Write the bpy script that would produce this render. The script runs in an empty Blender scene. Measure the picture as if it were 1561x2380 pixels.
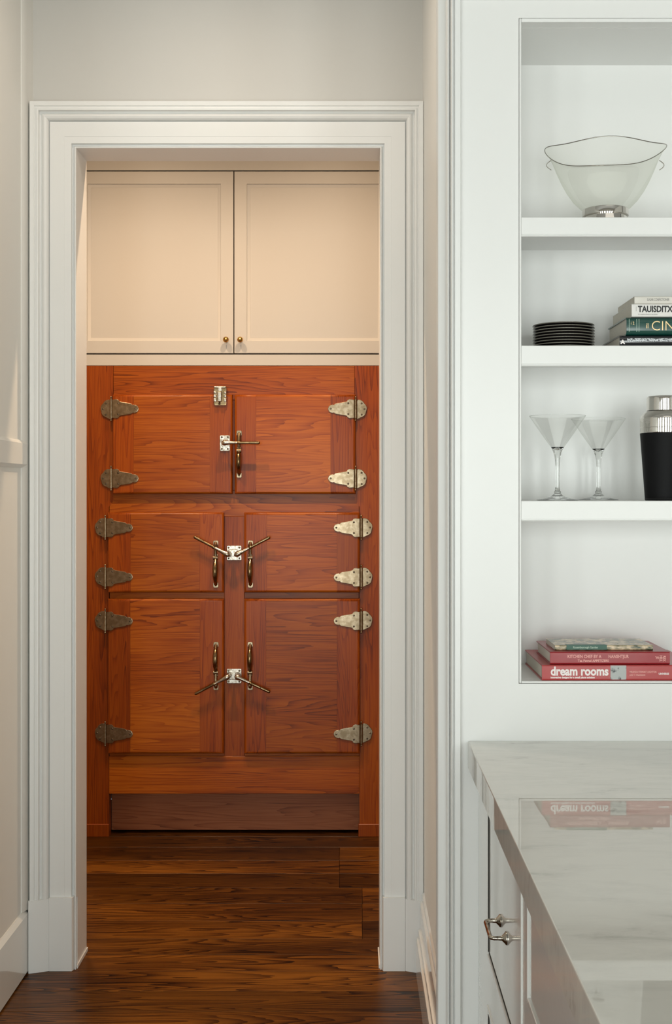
import bpy, bmesh, math, random
from mathutils import Vector

# ------------------------------------------------------------------ scene, camera, light
sc = bpy.context.scene
COL = sc.collection
F, CX, CY, CAMZ = 2770.0, 815.0, 1141.0, 1.45      # focal length and principal point of the 1561x2380 frame

cam = bpy.data.cameras.new('camera')
cam_o = bpy.data.objects.new('camera', cam); COL.objects.link(cam_o)
cam_o.location = (0, 0, CAMZ); cam_o.rotation_euler = (math.pi/2, 0, 0)
cam.sensor_width = 36; cam.sensor_fit = 'AUTO'; cam.lens = F/2380*36
cam.shift_x = (780.5-CX)/2380; cam.shift_y = (CY-1190)/2380
cam.clip_start = 0.05
sc.camera = cam_o

vs = sc.view_settings
sc.display_settings.display_device = 'sRGB'
vs.view_transform = 'Standard'; vs.look = 'None'; vs.gamma = 1; vs.use_curve_mapping = False
vs.exposure = 0.0
sc.cycles.use_denoising = True
sc.cycles.max_bounces = 10; sc.cycles.diffuse_bounces = 6; sc.cycles.glossy_bounces = 5
sc.cycles.transmission_bounces = 8; sc.cycles.transparent_max_bounces = 16
sc.cycles.sample_clamp_indirect = 6.0

w = bpy.data.worlds.new('world'); sc.world = w; w.use_nodes = True
bg = w.node_tree.nodes['Background']
bg.inputs[0].default_value = (0.75, 0.88, 1.0, 1); bg.inputs[1].default_value = 0.25

def area(name, loc, rot, sx, sy, power, color, spread=math.pi):
    l = bpy.data.lights.new(name, 'AREA'); l.shape = 'RECTANGLE'; l.size = sx; l.size_y = sy
    l.energy = power; l.color = color; l.spread = spread
    o = bpy.data.objects.new(name, l); COL.objects.link(o); o.location = loc; o.rotation_euler = rot
    return o
def spot(name, loc, rot, power, color, angle, blend, radius):
    l = bpy.data.lights.new(name, 'SPOT'); l.energy = power; l.color = color
    l.spot_size = angle; l.spot_blend = blend; l.shadow_soft_size = radius
    o = bpy.data.objects.new(name, l); COL.objects.link(o); o.location = loc; o.rotation_euler = rot
    return o
DAY = (0.94, 1.0, 0.965)
WARM = (1.0, 0.70, 0.44)
WIN_X = [-2.75, -1.65, -0.55, 0.45, 1.45, 2.45]       # tall windows behind the camera, the two leftmost added for more light
for i, x in enumerate(WIN_X):
    area('window_light', (x, -1.98, 1.17), (math.pi/2, 0, 0), 0.56, 2.2, 33, DAY)
area('kitchen_fill', (0.9, 1.0, 3.06), (0, 0, 0), 1.2, 1.2, 3, (1.0, 0.95, 0.86))  # soft fill added overhead, stands for no known lamp
area('passage_fill', (-0.4, 2.9, 3.06), (0, 0, 0), 0.16, 0.16, 5.5, (1.0, 0.84, 0.68))  # unseen warm fill added to lift and warm the passage walls
for x in (-0.95, -0.08):                              # recessed lamps in the hall ceiling
    spot('hall_downlight', (x, 4.05, 3.27), (0, 0, 0), 106, WARM, math.radians(141), 1.0, 0.026)

# ------------------------------------------------------------------ helpers
WL = {}                                               # world position of every object made
def PX(px, D): return (px-CX)/F*D
def PZ(py, D): return CAMZ+(CY-py)/F*D

def link(o, parent):
    COL.objects.link(o)
    if parent is not None: o.parent = parent

def thing(name, loc, label=None, cat=None, group=None, kind=None, parent=None):
    o = bpy.data.objects.new(name, None); o.empty_display_size = 0.05
    pw = WL[parent] if parent is not None else Vector((0, 0, 0))
    o.location = Vector(loc)-pw; link(o, parent); WL[o] = Vector(loc)
    tag(o, label, cat, group, kind)
    return o
def tag(o, label=None, cat=None, group=None, kind=None):
    if label: o['label'] = label
    if cat: o['category'] = cat
    if group: o['group'] = group
    if kind: o['kind'] = kind
    return o

def obj(name, bm, mat, parent=None, angle=35, origin=None):
    vsl = [v.co for v in bm.verts]
    if origin is None:
        lo = Vector([min(v[i] for v in vsl) for i in range(3)]); hi = Vector([max(v[i] for v in vsl) for i in range(3)])
        c = (lo+hi)/2
    else: c = Vector(origin)
    bmesh.ops.translate(bm, verts=bm.verts, vec=-c)
    bmesh.ops.recalc_face_normals(bm, faces=bm.faces)
    me = bpy.data.meshes.new(name); bm.to_mesh(me); bm.free()
    me.materials.append(mat)
    for p in me.polygons: p.use_smooth = True
    me.set_sharp_from_angle(angle=math.radians(angle))
    o = bpy.data.objects.new(name, me)
    if len(me.polygons) < 3000:
        wn = o.modifiers.new('weighted_normals', 'WEIGHTED_NORMAL'); wn.weight = 80; wn.keep_sharp = True
    pw = WL[parent] if parent is not None else Vector((0, 0, 0))
    o.location = c-pw; link(o, parent); WL[o] = c
    return o
def share(name, src, c, parent):
    o = bpy.data.objects.new(name, src.data)
    pw = WL[parent] if parent is not None else Vector((0, 0, 0))
    o.location = Vector(c)-pw; link(o, parent); WL[o] = Vector(c)
    return o

def abox(bm, x0, x1, y0, y1, z0, z1, bev=0.0, seg=2):
    vs_ = [bm.verts.new((x, y, z)) for x in (x0, x1) for y in (y0, y1) for z in (z0, z1)]
    idx = [(0,1,3,2), (4,6,7,5), (0,4,5,1), (2,3,7,6), (0,2,6,4), (1,5,7,3)]
    fs = [bm.faces.new([vs_[i] for i in f]) for f in idx]
    if bev > 0:
        es = list({e for f in fs for e in f.edges})
        bmesh.ops.bevel(bm, geom=es, offset=bev, segments=seg, affect='EDGES', profile=0.5)
def box(name, x0, x1, y0, y1, z0, z1, mat, parent=None, bev=0.0, seg=2):
    bm = bmesh.new(); abox(bm, x0, x1, y0, y1, z0, z1, bev, seg)
    return obj(name, bm, mat, parent)

def prism(bm, poly, axis, a, b):
    """polygon in the plane across AXIS, swept from a to b; poly holds the two other coordinates in x, y, z order"""
    def co(p, t):
        if axis == 'x': return (t, p[0], p[1])
        if axis == 'y': return (p[0], t, p[1])
        return (p[0], p[1], t)
    A = [bm.verts.new(co(p, a)) for p in poly]; B = [bm.verts.new(co(p, b)) for p in poly]
    n = len(poly)
    for i in range(n):
        bm.faces.new((A[i], A[(i+1) % n], B[(i+1) % n], B[i]))
    bm.faces.new(A); bm.faces.new(list(reversed(B)))

def tube(bm, pts, rad, seg=12, flat=1.0):
    """swept round bar; rad is one number or one per point"""
    pts = [Vector(p) for p in pts]; n = len(pts)
    if not hasattr(rad, '__len__'): rad = [rad]*n
    rings = []; up0 = None
    for i, p in enumerate(pts):
        t = (pts[min(i+1, n-1)]-pts[max(i-1, 0)]).normalized()
        if up0 is None:
            ref = Vector((0, 0, 1)) if abs(t.z) < 0.9 else Vector((0, 1, 0))
            u = t.cross(ref).normalized()
        else:
            u = (up0-t*up0.dot(t)).normalized()
        up0 = u; v = t.cross(u)
        rings.append([bm.verts.new(p+(u*math.cos(2*math.pi*k/seg)+v*math.sin(2*math.pi*k/seg)*flat)*rad[i]) for k in range(seg)])
    for i in range(n-1):
        for k in range(seg):
            bm.faces.new((rings[i][k], rings[i][(k+1) % seg], rings[i+1][(k+1) % seg], rings[i+1][k]))
    bm.faces.new(rings[0]); bm.faces.new(list(reversed(rings[-1])))

def lathe(bm, c, prof, seg=32, axis='z', sx=1.0, sy=1.0, closed=True, wob=None):
    """profile of (radius, height) turned round AXIS through c; closed caps the two ends"""
    c = Vector(c); rings = []
    for (r, h) in prof:
        ring = []
        for k in range(seg):
            a = 2*math.pi*k/seg
            dr, dh = wob(a, h) if wob else (1.0, 0.0)
            p, q = math.cos(a)*r*sx*dr, math.sin(a)*r*sy*dr
            hh = h+dh
            d = Vector((p, q, hh)) if axis == 'z' else (Vector((p, hh, q)) if axis == 'y' else Vector((hh, p, q)))
            ring.append(bm.verts.new(c+d))
        rings.append(ring)
    for i in range(len(rings)-1):
        for k in range(seg):
            bm.faces.new((rings[i][k], rings[i][(k+1) % seg], rings[i+1][(k+1) % seg], rings[i+1][k]))
    if closed:
        bm.faces.new(rings[0]); bm.faces.new(list(reversed(rings[-1])))

def ball(bm, c, r, seg=12, n=6, sc_=(1, 1, 1)):
    prof = [(max(r*math.sin(math.pi*i/n), 0.0001), -r*math.cos(math.pi*i/n)*sc_[2]) for i in range(n+1)]
    lathe(bm, c, prof, seg, 'z', sc_[0], sc_[1])

# ------------------------------------------------------------------ materials
def new_mat(name):
    m = bpy.data.materials.new(name); m.use_nodes = True
    nt = m.node_tree; return m, nt, nt.nodes['Principled BSDF']
def N(nt, t, **kw):
    n = nt.nodes.new(t)
    for k, v in kw.items(): setattr(n, k, v)
    return n
def math_node(nt, op, a, b=None):
    n = N(nt, 'ShaderNodeMath', operation=op)
    for i, v in enumerate((a, b)):
        if v is None: continue
        if isinstance(v, (int, float)): n.inputs[i].default_value = v
        else: nt.links.new(v, n.inputs[i])
    return n.outputs[0]

def paint(name, col, rough=0.4, coat=0.0, bump=0.0006):
    m, nt, p = new_mat(name)
    tc = N(nt, 'ShaderNodeTexCoord')
    n = N(nt, 'ShaderNodeTexNoise'); n.inputs['Scale'].default_value = 55; n.inputs['Detail'].default_value = 3
    nt.links.new(tc.outputs['Object'], n.inputs['Vector'])
    n2 = N(nt, 'ShaderNodeTexNoise'); n2.inputs['Scale'].default_value = 2.0
    nt.links.new(tc.outputs['Object'], n2.inputs['Vector'])
    mx = N(nt, 'ShaderNodeMix', data_type='RGBA')
    mx.inputs[6].default_value = (*[c*0.975 for c in col], 1); mx.inputs[7].default_value = (*[min(1, c*1.02) for c in col], 1)
    nt.links.new(n2.outputs[0], mx.inputs[0]); nt.links.new(mx.outputs[2], p.inputs['Base Color'])
    b = N(nt, 'ShaderNodeBump'); b.inputs['Strength'].default_value = 0.12; b.inputs['Distance'].default_value = bump
    nt.links.new(n.outputs[0], b.inputs['Height']); nt.links.new(b.outputs[0], p.inputs['Normal'])
    p.inputs['Roughness'].default_value = rough
    p.inputs['Coat Weight'].default_value = coat; p.inputs['Coat Roughness'].default_value = 0.08
    return m

def wood(name, axis, dark, mid, light, rough=0.34, coat=0.07, coat_r=0.2, spec=0.22, rings=7.0, along=0.5, across=12.0, var=0.22, ringw=0.125):
    m, nt, p = new_mat(name)
    tc = N(nt, 'ShaderNodeTexCoord'); oi = N(nt, 'ShaderNodeObjectInfo')
    off = math_node(nt, 'MULTIPLY', oi.outputs['Random'], 41.0)
    add = N(nt, 'ShaderNodeVectorMath', operation='ADD')
    nt.links.new(tc.outputs['Object'], add.inputs[0]); nt.links.new(off, add.inputs[1])
    def noise(a, c, det, rough_=0.5, dist=0.0):
        mp = N(nt, 'ShaderNodeMapping')
        mp.inputs['Scale'].default_value = [a if 'xyz'[i] == axis else c for i in range(3)]
        nt.links.new(add.outputs[0], mp.inputs['Vector'])
        n = N(nt, 'ShaderNodeTexNoise'); n.inputs['Scale'].default_value = 1.0; n.inputs['Detail'].default_value = det
        n.inputs['Roughness'].default_value = rough_; n.inputs['Distortion'].default_value = dist
        nt.links.new(mp.outputs[0], n.inputs['Vector']); return n.outputs[0]
    fig = math_node(nt, 'ADD', noise(along*1.6, across, 1.5, 0.4), math_node(nt, 'MULTIPLY', noise(5.0, 60.0, 2.0), 0.03))
    s = math_node(nt, 'FRACT', math_node(nt, 'MULTIPLY', fig, rings*3.2))     # early wood to late wood, sharp at the ring
    s = math_node(nt, 'POWER', s, 2.5)
    s = math_node(nt, 'MULTIPLY', s, noise(2.0, 7.0, 1.0))                    # the figure comes and goes
    fib = noise(4.0, 330.0, 3.0, 0.6); fib2 = noise(14.0, 700.0, 2.0, 0.6)
    blot = noise(1.1, 4.0, 2.0)
    f = math_node(nt, 'ADD', math_node(nt, 'MULTIPLY', fib, 0.40), math_node(nt, 'MULTIPLY', blot, 0.44))
    f = math_node(nt, 'ADD', f, math_node(nt, 'MULTIPLY', fib2, 0.20))
    f = math_node(nt, 'ADD', math_node(nt, 'SUBTRACT', f, math_node(nt, 'MULTIPLY', s, ringw*2.4)), 0.05)
    rp = N(nt, 'ShaderNodeValToRGB'); e = rp.color_ramp.elements
    e[0].position = 0.30; e[0].color = (*dark, 1); e[1].position = 0.68; e[1].color = (*light, 1)
    x = rp.color_ramp.elements.new(0.48); x.color = (*mid, 1)
    nt.links.new(f, rp.inputs[0])
    hsv = N(nt, 'ShaderNodeHueSaturation')
    v = math_node(nt, 'ADD', math_node(nt, 'MULTIPLY', oi.outputs['Random'], var*2), 1.0-var)
    nt.links.new(v, hsv.inputs['Value']); nt.links.new(rp.outputs[0], hsv.inputs['Color'])
    nt.links.new(hsv.outputs[0], p.inputs['Base Color'])
    b = N(nt, 'ShaderNodeBump'); b.inputs['Strength'].default_value = 0.06; b.inputs['Distance'].default_value = 0.0006
    nt.links.new(f, b.inputs['Height']); nt.links.new(b.outputs[0], p.inputs['Normal'])
    p.inputs['Roughness'].default_value = rough; p.inputs['Specular IOR Level'].default_value = spec
    p.inputs['Coat Weight'].default_value = coat; p.inputs['Coat Roughness'].default_value = coat_r
    return m

def metal(name, col, tarnish, rough=0.3, amount=0.5, scale=60):
    m, nt, p = new_mat(name)
    tc = N(nt, 'ShaderNodeTexCoord'); oi = N(nt, 'ShaderNodeObjectInfo')
    add = N(nt, 'ShaderNodeVectorMath', operation='ADD')
    nt.links.new(tc.outputs['Object'], add.inputs[0]); nt.links.new(math_node(nt, 'MULTIPLY', oi.outputs['Random'], 17.0), add.inputs[1])
    n = N(nt, 'ShaderNodeTexNoise'); n.inputs['Scale'].default_value = scale; n.inputs['Detail'].default_value = 5
    nt.links.new(add.outputs[0], n.inputs['Vector'])
    rp = N(nt, 'ShaderNodeValToRGB'); e = rp.color_ramp.elements
    e[0].position = 0.5-0.3*amount; e[0].color = (*tarnish, 1); e[1].position = 0.62; e[1].color = (*col, 1)
    nt.links.new(n.outputs[0], rp.inputs[0]); nt.links.new(rp.outputs[0], p.inputs['Base Color'])
    r = math_node(nt, 'ADD', math_node(nt, 'MULTIPLY', n.outputs[0], -0.25*amount), rough+0.14*amount)
    nt.links.new(r, p.inputs['Roughness'])
    p.inputs['Metallic'].default_value = 1.0
    return m

def plain(name, col, rough=0.4, coat=0.0, metallic=0.0, var=0.06, scale=40):
    m, nt, p = new_mat(name)
    tc = N(nt, 'ShaderNodeTexCoord')
    n = N(nt, 'ShaderNodeTexNoise'); n.inputs['Scale'].default_value = scale; n.inputs['Detail'].default_value = 3
    nt.links.new(tc.outputs['Object'], n.inputs['Vector'])
    mx = N(nt, 'ShaderNodeMix', data_type='RGBA')
    mx.inputs[6].default_value = (*[c*(1-var) for c in col], 1); mx.inputs[7].default_value = (*[min(1, c*(1+var)) for c in col], 1)
    nt.links.new(n.outputs[0], mx.inputs[0]); nt.links.new(mx.outputs[2], p.inputs['Base Color'])
    p.inputs['Roughness'].default_value = rough; p.inputs['Metallic'].default_value = metallic
    p.inputs['Coat Weight'].default_value = coat; p.inputs['Coat Roughness'].default_value = 0.06
    return m

def thin_glass(name, tint, edge, gloss=1.0):
    """thin-walled glass: clear seen straight on, tinted and mirror-like at grazing angles"""
    m = bpy.data.materials.new(name); m.use_nodes = True; nt = m.node_tree; nt.nodes.clear()
    out = N(nt, 'ShaderNodeOutputMaterial'); mix = N(nt, 'ShaderNodeMixShader')
    tr = N(nt, 'ShaderNodeBsdfTransparent'); gl = N(nt, 'ShaderNodeBsdfGlossy'); gl.inputs['Roughness'].default_value = 0.02
    fr = N(nt, 'ShaderNodeFresnel'); fr.inputs['IOR'].default_value = 1.5
    lw = N(nt, 'ShaderNodeLayerWeight'); lw.inputs['Blend'].default_value = 0.35
    cm = N(nt, 'ShaderNodeMix', data_type='RGBA'); cm.inputs[6].default_value = (*tint, 1); cm.inputs[7].default_value = (*edge, 1)
    nt.links.new(lw.outputs['Facing'], cm.inputs[0]); nt.links.new(cm.outputs[2], tr.inputs['Color'])
    nt.links.new(math_node(nt, 'MULTIPLY', fr.outputs[0], gloss), mix.inputs[0])
    nt.links.new(tr.outputs[0], mix.inputs[1]); nt.links.new(gl.outputs[0], mix.inputs[2])
    nt.links.new(mix.outputs[0], out.inputs[0])
    return m

WHITE = paint('white_trim_paint', (0.80, 0.80, 0.785), 0.35)
WALLW = paint('white_wall_paint', (0.78, 0.77, 0.735), 0.5)
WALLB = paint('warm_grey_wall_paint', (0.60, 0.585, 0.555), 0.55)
GLOSSW = paint('glossy_white_cabinet_paint', (0.78, 0.775, 0.745), 0.14, 0.6)
CREAM = paint('cream_cupboard_paint', (0.515, 0.50, 0.475), 0.38)
CEILM = paint('darkened_ceiling_paint', (0.42, 0.42, 0.41), 0.7)  # unseen ceiling, darkened to cut its bounce light
OAK_D, OAK_M, OAK_L = (0.095, 0.015, 0.0018), (0.290, 0.060, 0.0038), (0.450, 0.122, 0.008)
OAKH = wood('varnished_oak_grain_across', 'x', OAK_D, OAK_M, OAK_L, var=0.12)
OAKV = wood('varnished_oak_grain_upright', 'z', OAK_D, tuple(c*f for c, f in zip(OAK_M, (0.86, 0.74, 0.7))), tuple(c*f for c, f in zip(OAK_L, (0.78, 0.66, 0.6))), across=16, var=0.10)
TOEM = wood('dark_walnut_toe_board', 'x', (0.09, 0.025, 0.010), (0.26, 0.080, 0.032), (0.37, 0.13, 0.055), var=0.02, rings=6, rough=0.4, coat=0.1)
FLOORM = wood('dark_stained_floor_oak', 'x', (0.008, 0.0024, 0.0005), (0.062, 0.019, 0.0022), (0.195, 0.070, 0.0085), rough=0.36, coat=0.02, coat_r=0.14, spec=0.2, var=0.55, across=11, along=0.6, ringw=0.2)
NICKEL = metal('aged_nickel', (0.70, 0.66, 0.59), (0.36, 0.31, 0.24), 0.30, 0.45, 110)
HINGEM = metal('aged_brass_hinge', (0.37, 0.295, 0.20), (0.26, 0.195, 0.12), 0.28, 0.3, 60)
BRASS = metal('dark_brass', (0.36, 0.27, 0.16), (0.24, 0.165, 0.085), 0.20, 0.25, 35)
KNOBM = metal('polished_brass', (0.80, 0.52, 0.18), (0.45, 0.25, 0.07), 0.2, 0.3)
SCREWM = metal('dark_screw_steel', (0.22, 0.18, 0.13), (0.07, 0.05, 0.035), 0.35, 0.6)
CHROME = plain('polished_steel', (0.72, 0.69, 0.65), 0.035, 0, 1.0, 0.02)
PEWTER = metal('polished_nickel_pull', (0.62, 0.58, 0.50), (0.28, 0.24, 0.19), 0.18, 0.3)
BLACKL = plain('black_leather', (0.006, 0.006, 0.0065), 0.55, 0.0, 0, 0.3, 260)
BLACKL.node_tree.nodes['Principled BSDF'].inputs['Specular IOR Level'].default_value = 0.12
PLATEM = plain('black_glazed_ceramic', (0.016, 0.013, 0.012), 0.07, 1.0)
GLASS_T = thin_glass('clear_thin_glass', (0.985, 0.985, 0.98), (0.93, 0.935, 0.92), 0.35)
BOWL_T = thin_glass('clear_bowl_glass', (0.965, 0.965, 0.95), (0.88, 0.89, 0.85), 0.16)
def solid_glass(name):
    m, nt, p = new_mat(name)
    p.inputs['Base Color'].default_value = (0.97, 0.98, 0.97, 1); p.inputs['Transmission Weight'].default_value = 1.0
    p.inputs['Roughness'].default_value = 0.0; p.inputs['IOR'].default_value = 1.5
    return m
GLASS_S = solid_glass('clear_solid_glass')
PAPER = plain('book_pages', (0.62, 0.58, 0.50), 0.8, 0, 0, 0.10, 300)

def marble():
    m, nt, p = new_mat('polished_pale_marble')
    tc = N(nt, 'ShaderNodeTexCoord')
    mp = N(nt, 'ShaderNodeMapping'); mp.inputs['Scale'].default_value = (3.2, 9.0, 6.0); mp.inputs['Rotation'].default_value = (0, 0, 0.12)
    nt.links.new(tc.outputs['Object'], mp.inputs['Vector'])
    n = N(nt, 'ShaderNodeTexNoise'); n.inputs['Scale'].default_value = 2.6; n.inputs['Detail'].default_value = 9; n.inputs['Roughness'].default_value = 0.62; n.inputs['Distortion'].default_value = 0.4
    nt.links.new(mp.outputs[0], n.inputs['Vector'])
    rp = N(nt, 'ShaderNodeValToRGB'); e = rp.color_ramp.elements
    e[0].position = 0.24; e[0].color = (0.44, 0.425, 0.385, 1); e[1].position = 0.56; e[1].color = (0.66, 0.645, 0.595, 1)
    x = rp.color_ramp.elements.new(0.40); x.color = (0.615, 0.60, 0.555, 1)
    nt.links.new(n.outputs[0], rp.inputs[0]); nt.links.new(rp.outputs[0], p.inputs['Base Color'])
    p.inputs['Roughness'].default_value = 0.015; p.inputs['IOR'].default_value = 1.6
    return m
MARBLE = marble()

# ------------------------------------------------------------------ the setting
XL, XR = -0.972, 0.2195                # the passage's two side walls
YB, YBB = 3.648, 3.755                 # the wall with the doorway, front and back
YN, YNB = 2.555, 2.813                 # the wall with the shelves, front and the back of its recess
YI = 5.0                               # the icebox front
CEIL = 3.1

def struct(o, label, cat): return tag(o, label, cat, kind='structure')

fl = thing('floor', (0, 3.5, 0)); struct(fl, 'dark stained wood floor of wide planks running across the doorway', 'floor')
bmf = bmesh.new(); abox(bmf, -3.4, 3.4, -2.05, 5.6, -0.06, -0.014); obj('subfloor', bmf, plain('dark_subfloor', (0.01, 0.005, 0.003), 0.9), fl)
random.seed(4)
bounds = [5.6, 5.45, 5.30, 5.15, 5.0, 4.851, 4.68, 4.518, 4.356, 4.19, 4.02, 3.858, 3.729, 3.60, 3.456, 3.32]
while bounds[-1] > -2.0: bounds.append(bounds[-1]-0.145)
for i in range(len(bounds)-1):
    y1, y0 = bounds[i], bounds[i+1]
    if 4.356 <= y0 < 4.80: cuts = [-3.4, -1.7, PX(788, y0), 1.5, 3.4]
    elif 3.85 <= y0 < 4.2: cuts = [-3.4, -2.0, PX(842, y0), 1.9, 3.4]
    else:
        a = random.uniform(-2.3, -1.2); b = a+random.uniform(2.3, 2.9); cuts = [-3.4, a, b, 3.4]
    for a, b in zip(cuts[:-1], cuts[1:]):
        if b-a < 0.05: continue
        dz = random.uniform(-0.0005, 0.0)
        box('plank', a+0.0006, b-0.0006, y0+0.0007, y1-0.0007, -0.014, dz, FLOORM, fl, 0.0007, 1)

struct(box('ceiling', -3.4, 3.4, -2.05, YB, CEIL, CEIL+0.06, CEILM), 'plain darkened kitchen ceiling above the doorway wall', 'ceiling')
struct(box('ceiling_hall', -3.4, 3.4, YBB, 5.7, 3.30, 3.40, CEILM), 'plain ceiling of the hall behind the doorway', 'ceiling')

# wall with the doorway
OXL, OXR, OZ = -0.8322, 0.0887, 2.4888           # the clear opening
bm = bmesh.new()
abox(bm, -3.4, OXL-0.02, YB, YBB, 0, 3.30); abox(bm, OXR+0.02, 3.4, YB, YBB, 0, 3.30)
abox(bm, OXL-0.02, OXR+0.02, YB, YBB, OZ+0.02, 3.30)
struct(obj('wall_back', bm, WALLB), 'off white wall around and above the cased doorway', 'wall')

# casing of that doorway: jamb lining, three moulded lengths, plinth blocks
t1 = thing('trim_1', (-0.37, YB, 0)); struct(t1, 'white moulded casing with plinth blocks around the doorway', 'door casing')
YJ = 3.630
box('jamb', OXL-0.02, OXL, YJ, YBB, 0, OZ+0.02, WHITE, t1); box('jamb', OXR, OXR+0.02, YJ, YBB, 0, OZ+0.02, WHITE, t1)
box('head_jamb', OXL, OXR, YJ, YBB, OZ, OZ+0.02, WHITE, t1)
# (share of the width, front depth)
PROF = [(0.0, 3.63), (0.0, 3.613), (0.010, 3.6105), (0.030, 3.6105), (0.040, 3.613), (0.042, 3.623), (0.096, 3.621), (0.100, 3.608),
        (0.25, 3.608), (0.254, 3.6068), (0.578, 3.6068), (0.582, 3.616), (0.602, 3.616), (0.610, 3.604), (0.64, 3.597), (0.68, 3.5935),
        (0.72, 3.596), (0.745, 3.602), (0.77, 3.604), (0.795, 3.600), (0.80, 3.5865), (0.84, 3.5855), (0.85, 3.589), (0.885, 3.589), (0.895, 3.5855),
        (0.985, 3.584), (1.0, 3.587), (1.0, YB)]
UL, UR, UH = 0.1352, 0.1300, 0.1352
ZP = 0.217
def leg(xin, sgn, u):
    bm = bmesh.new()
    A = [bm.verts.new((xin+sgn*u*t, y, ZP)) for t, y in PROF]; B = [bm.verts.new((xin+sgn*u*t, y, OZ+UH*t)) for t, y in PROF]
    n = len(PROF)
    for i in range(n): bm.faces.new((A[i], A[(i+1) % n], B[(i+1) % n], B[i]))
    bm.faces.new(A); bm.faces.new(list(reversed(B)))
    return obj('casing', bm, WHITE, t1, 25)
leg(OXL, -1, UL); leg(OXR, 1, UR)
bm = bmesh.new()
A = [bm.verts.new((OXL-UL*t, y, OZ+UH*t)) for t, y in PROF]; B = [bm.verts.new((OXR+UR*t, y, OZ+UH*t)) for t, y in PROF]
n = len(PROF)
for i in range(n): bm.faces.new((A[i], A[(i+1) % n], B[(i+1) % n], B[i]))
bm.faces.new(A); bm.faces.new(list(reversed(B)))
obj('casing_head', bm, WHITE, t1, 25)
for xin, s, u in ((OXL, -1, UL), (OXR, 1, UR)):
    def U(t): return xin+s*u*t
    bm = bmesh.new()
    prism(bm, [(U(0.05), 3.63), (U(0.05), 3.606), (U(0.075), 3.5975), (U(0.58), 3.5975), (U(0.585), 3.63)], 'z', 0, ZP+0.004)
    prism(bm, [(U(0.585), 3.63), (U(0.585), 3.599), (U(0.86), 3.584), (U(1.0), 3.5795), (U(1.02), 3.583), (U(1.02), YB), (U(0.585), YB)], 'z', 0, ZP)
    obj('plinth_block', bm, WHITE, t1, 25)
    bm = bmesh.new(); tube(bm, [(U(0.02), 3.6125, 0), (U(0.02), 3.6125, ZP+0.01)], 0.0027, 8); obj('jamb_bead', bm, WHITE, t1)
for x0, x1 in ((OXL, OXL+0.004), (OXR-0.004, OXR)):
    box('shoe_strip', x0, x1, 3.617, YBB+0.004, 0, 0.012, WHITE, t1, 0.001)

# panelled wall on the left and its base
bm = bmesh.new(); abox(bm, -3.4, XL-0.013, 2.0, YB, 0, CEIL)
wl = obj('wall_left', bm, WALLW); struct(wl, 'cream white panelled wall at the left edge of the passage', 'wall')
XP = XL-0.013
def raised(name, y0, y1, z0, z1, ch):
    """flat frame member on the panel plane, its edges named in ch sloped by 26 mm"""
    c = 0.026; b = 0.004
    bm = bmesh.new()
    def ring(x, d): return [bm.verts.new((x, yy, zz)) for yy, zz in (
        (y0+(d if 'f' in ch else 0), z0+(d*0.4 if 'b' in ch else 0)), (y1, z0+(d*0.4 if 'b' in ch else 0)),
        (y1, z1-(d*0.4 if 't' in ch else 0)), (y0+(d if 'f' in ch else 0), z1-(d*0.4 if 't' in ch else 0)))]
    R = [ring(XP, 0), ring(XP+0.003, 0), ring(XL, c)]
    for i in range(2):
        for k in range(4): bm.faces.new((R[i][k], R[i][(k+1) % 4], R[i+1][(k+1) % 4], R[i+1][k]))
    bm.faces.new(R[2]); bm.faces.new(R[0])
    return obj(name, bm, WALLW, wl)
raised('stile', 3.559, YB, 0.19, CEIL, 'f'); raised('stile', 2.2, 2.32, 0.19, CEIL, 'f')
raised('rail', 2.32, 3.5855, 1.519, 1.602, 'tb'); raised('rail', 2.0, 2.2, 1.519, 1.602, 'tb')
bm = bmesh.new(); prism(bm, [(XP, 0.006), (XL+0.001, 0.006), (XL+0.001, 0.178), (XP+0.003, 0.19), (XP, 0.19)], 'y', 2.0, 3.59)
blo = obj('baseboard_left', bm, GLOSSW); struct(blo, 'flat white baseboard under the left wall panel', 'baseboard')

# side wall on the right and its stepped base
bm = bmesh.new(); abox(bm, XR, 3.4, YNB+0.02, YB, 0, CEIL); abox(bm, XR+0.001, 0.345, YN+0.001, YNB+0.02, 0, CEIL)
struct(obj('wall_right', bm, WALLW), 'narrow off white side wall between doorway casing and shelf wall', 'wall')
bm = bmesh.new()
prism(bm, [(XR, 0), (XR-0.024, 0), (XR-0.024, 0.103), (XR-0.0225, 0.108), (XR-0.018, 0.112), (XR-0.018, 0.128), (XR-0.0165, 0.133), (XR-0.012, 0.136),
           (XR-0.012, 0.212), (XR-0.010, 0.217), (XR-0.006, 0.222), (XR-0.005, 0.238), (XR, 0.246)], 'y', YN+0.075, 3.577)
struct(obj('baseboard_right', bm, GLOSSW, None, 20), 'tall white baseboard with stepped bead mouldings on the right side wall', 'baseboard')

# wall with the recessed shelves
AX0, AX1 = PX(1205, YN), 1.06; AZ0, AZ1 = PZ(1589, YN), PZ(42, YN)
bm = bmesh.new()
abox(bm, XR+0.003, AX0, YN, YN+0.03, 0, CEIL); abox(bm, AX1, 3.4, YN, YNB+0.02, 0, CEIL)
abox(bm, AX0, AX1, YN, YN+0.03, AZ1, CEIL); abox(bm, AX0, AX1, YN, YN+0.03, 0, AZ0)
struct(obj('wall_alcove', bm, WHITE), 'smooth white wall framing the recessed shelves above the marble counter', 'wall')
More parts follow.
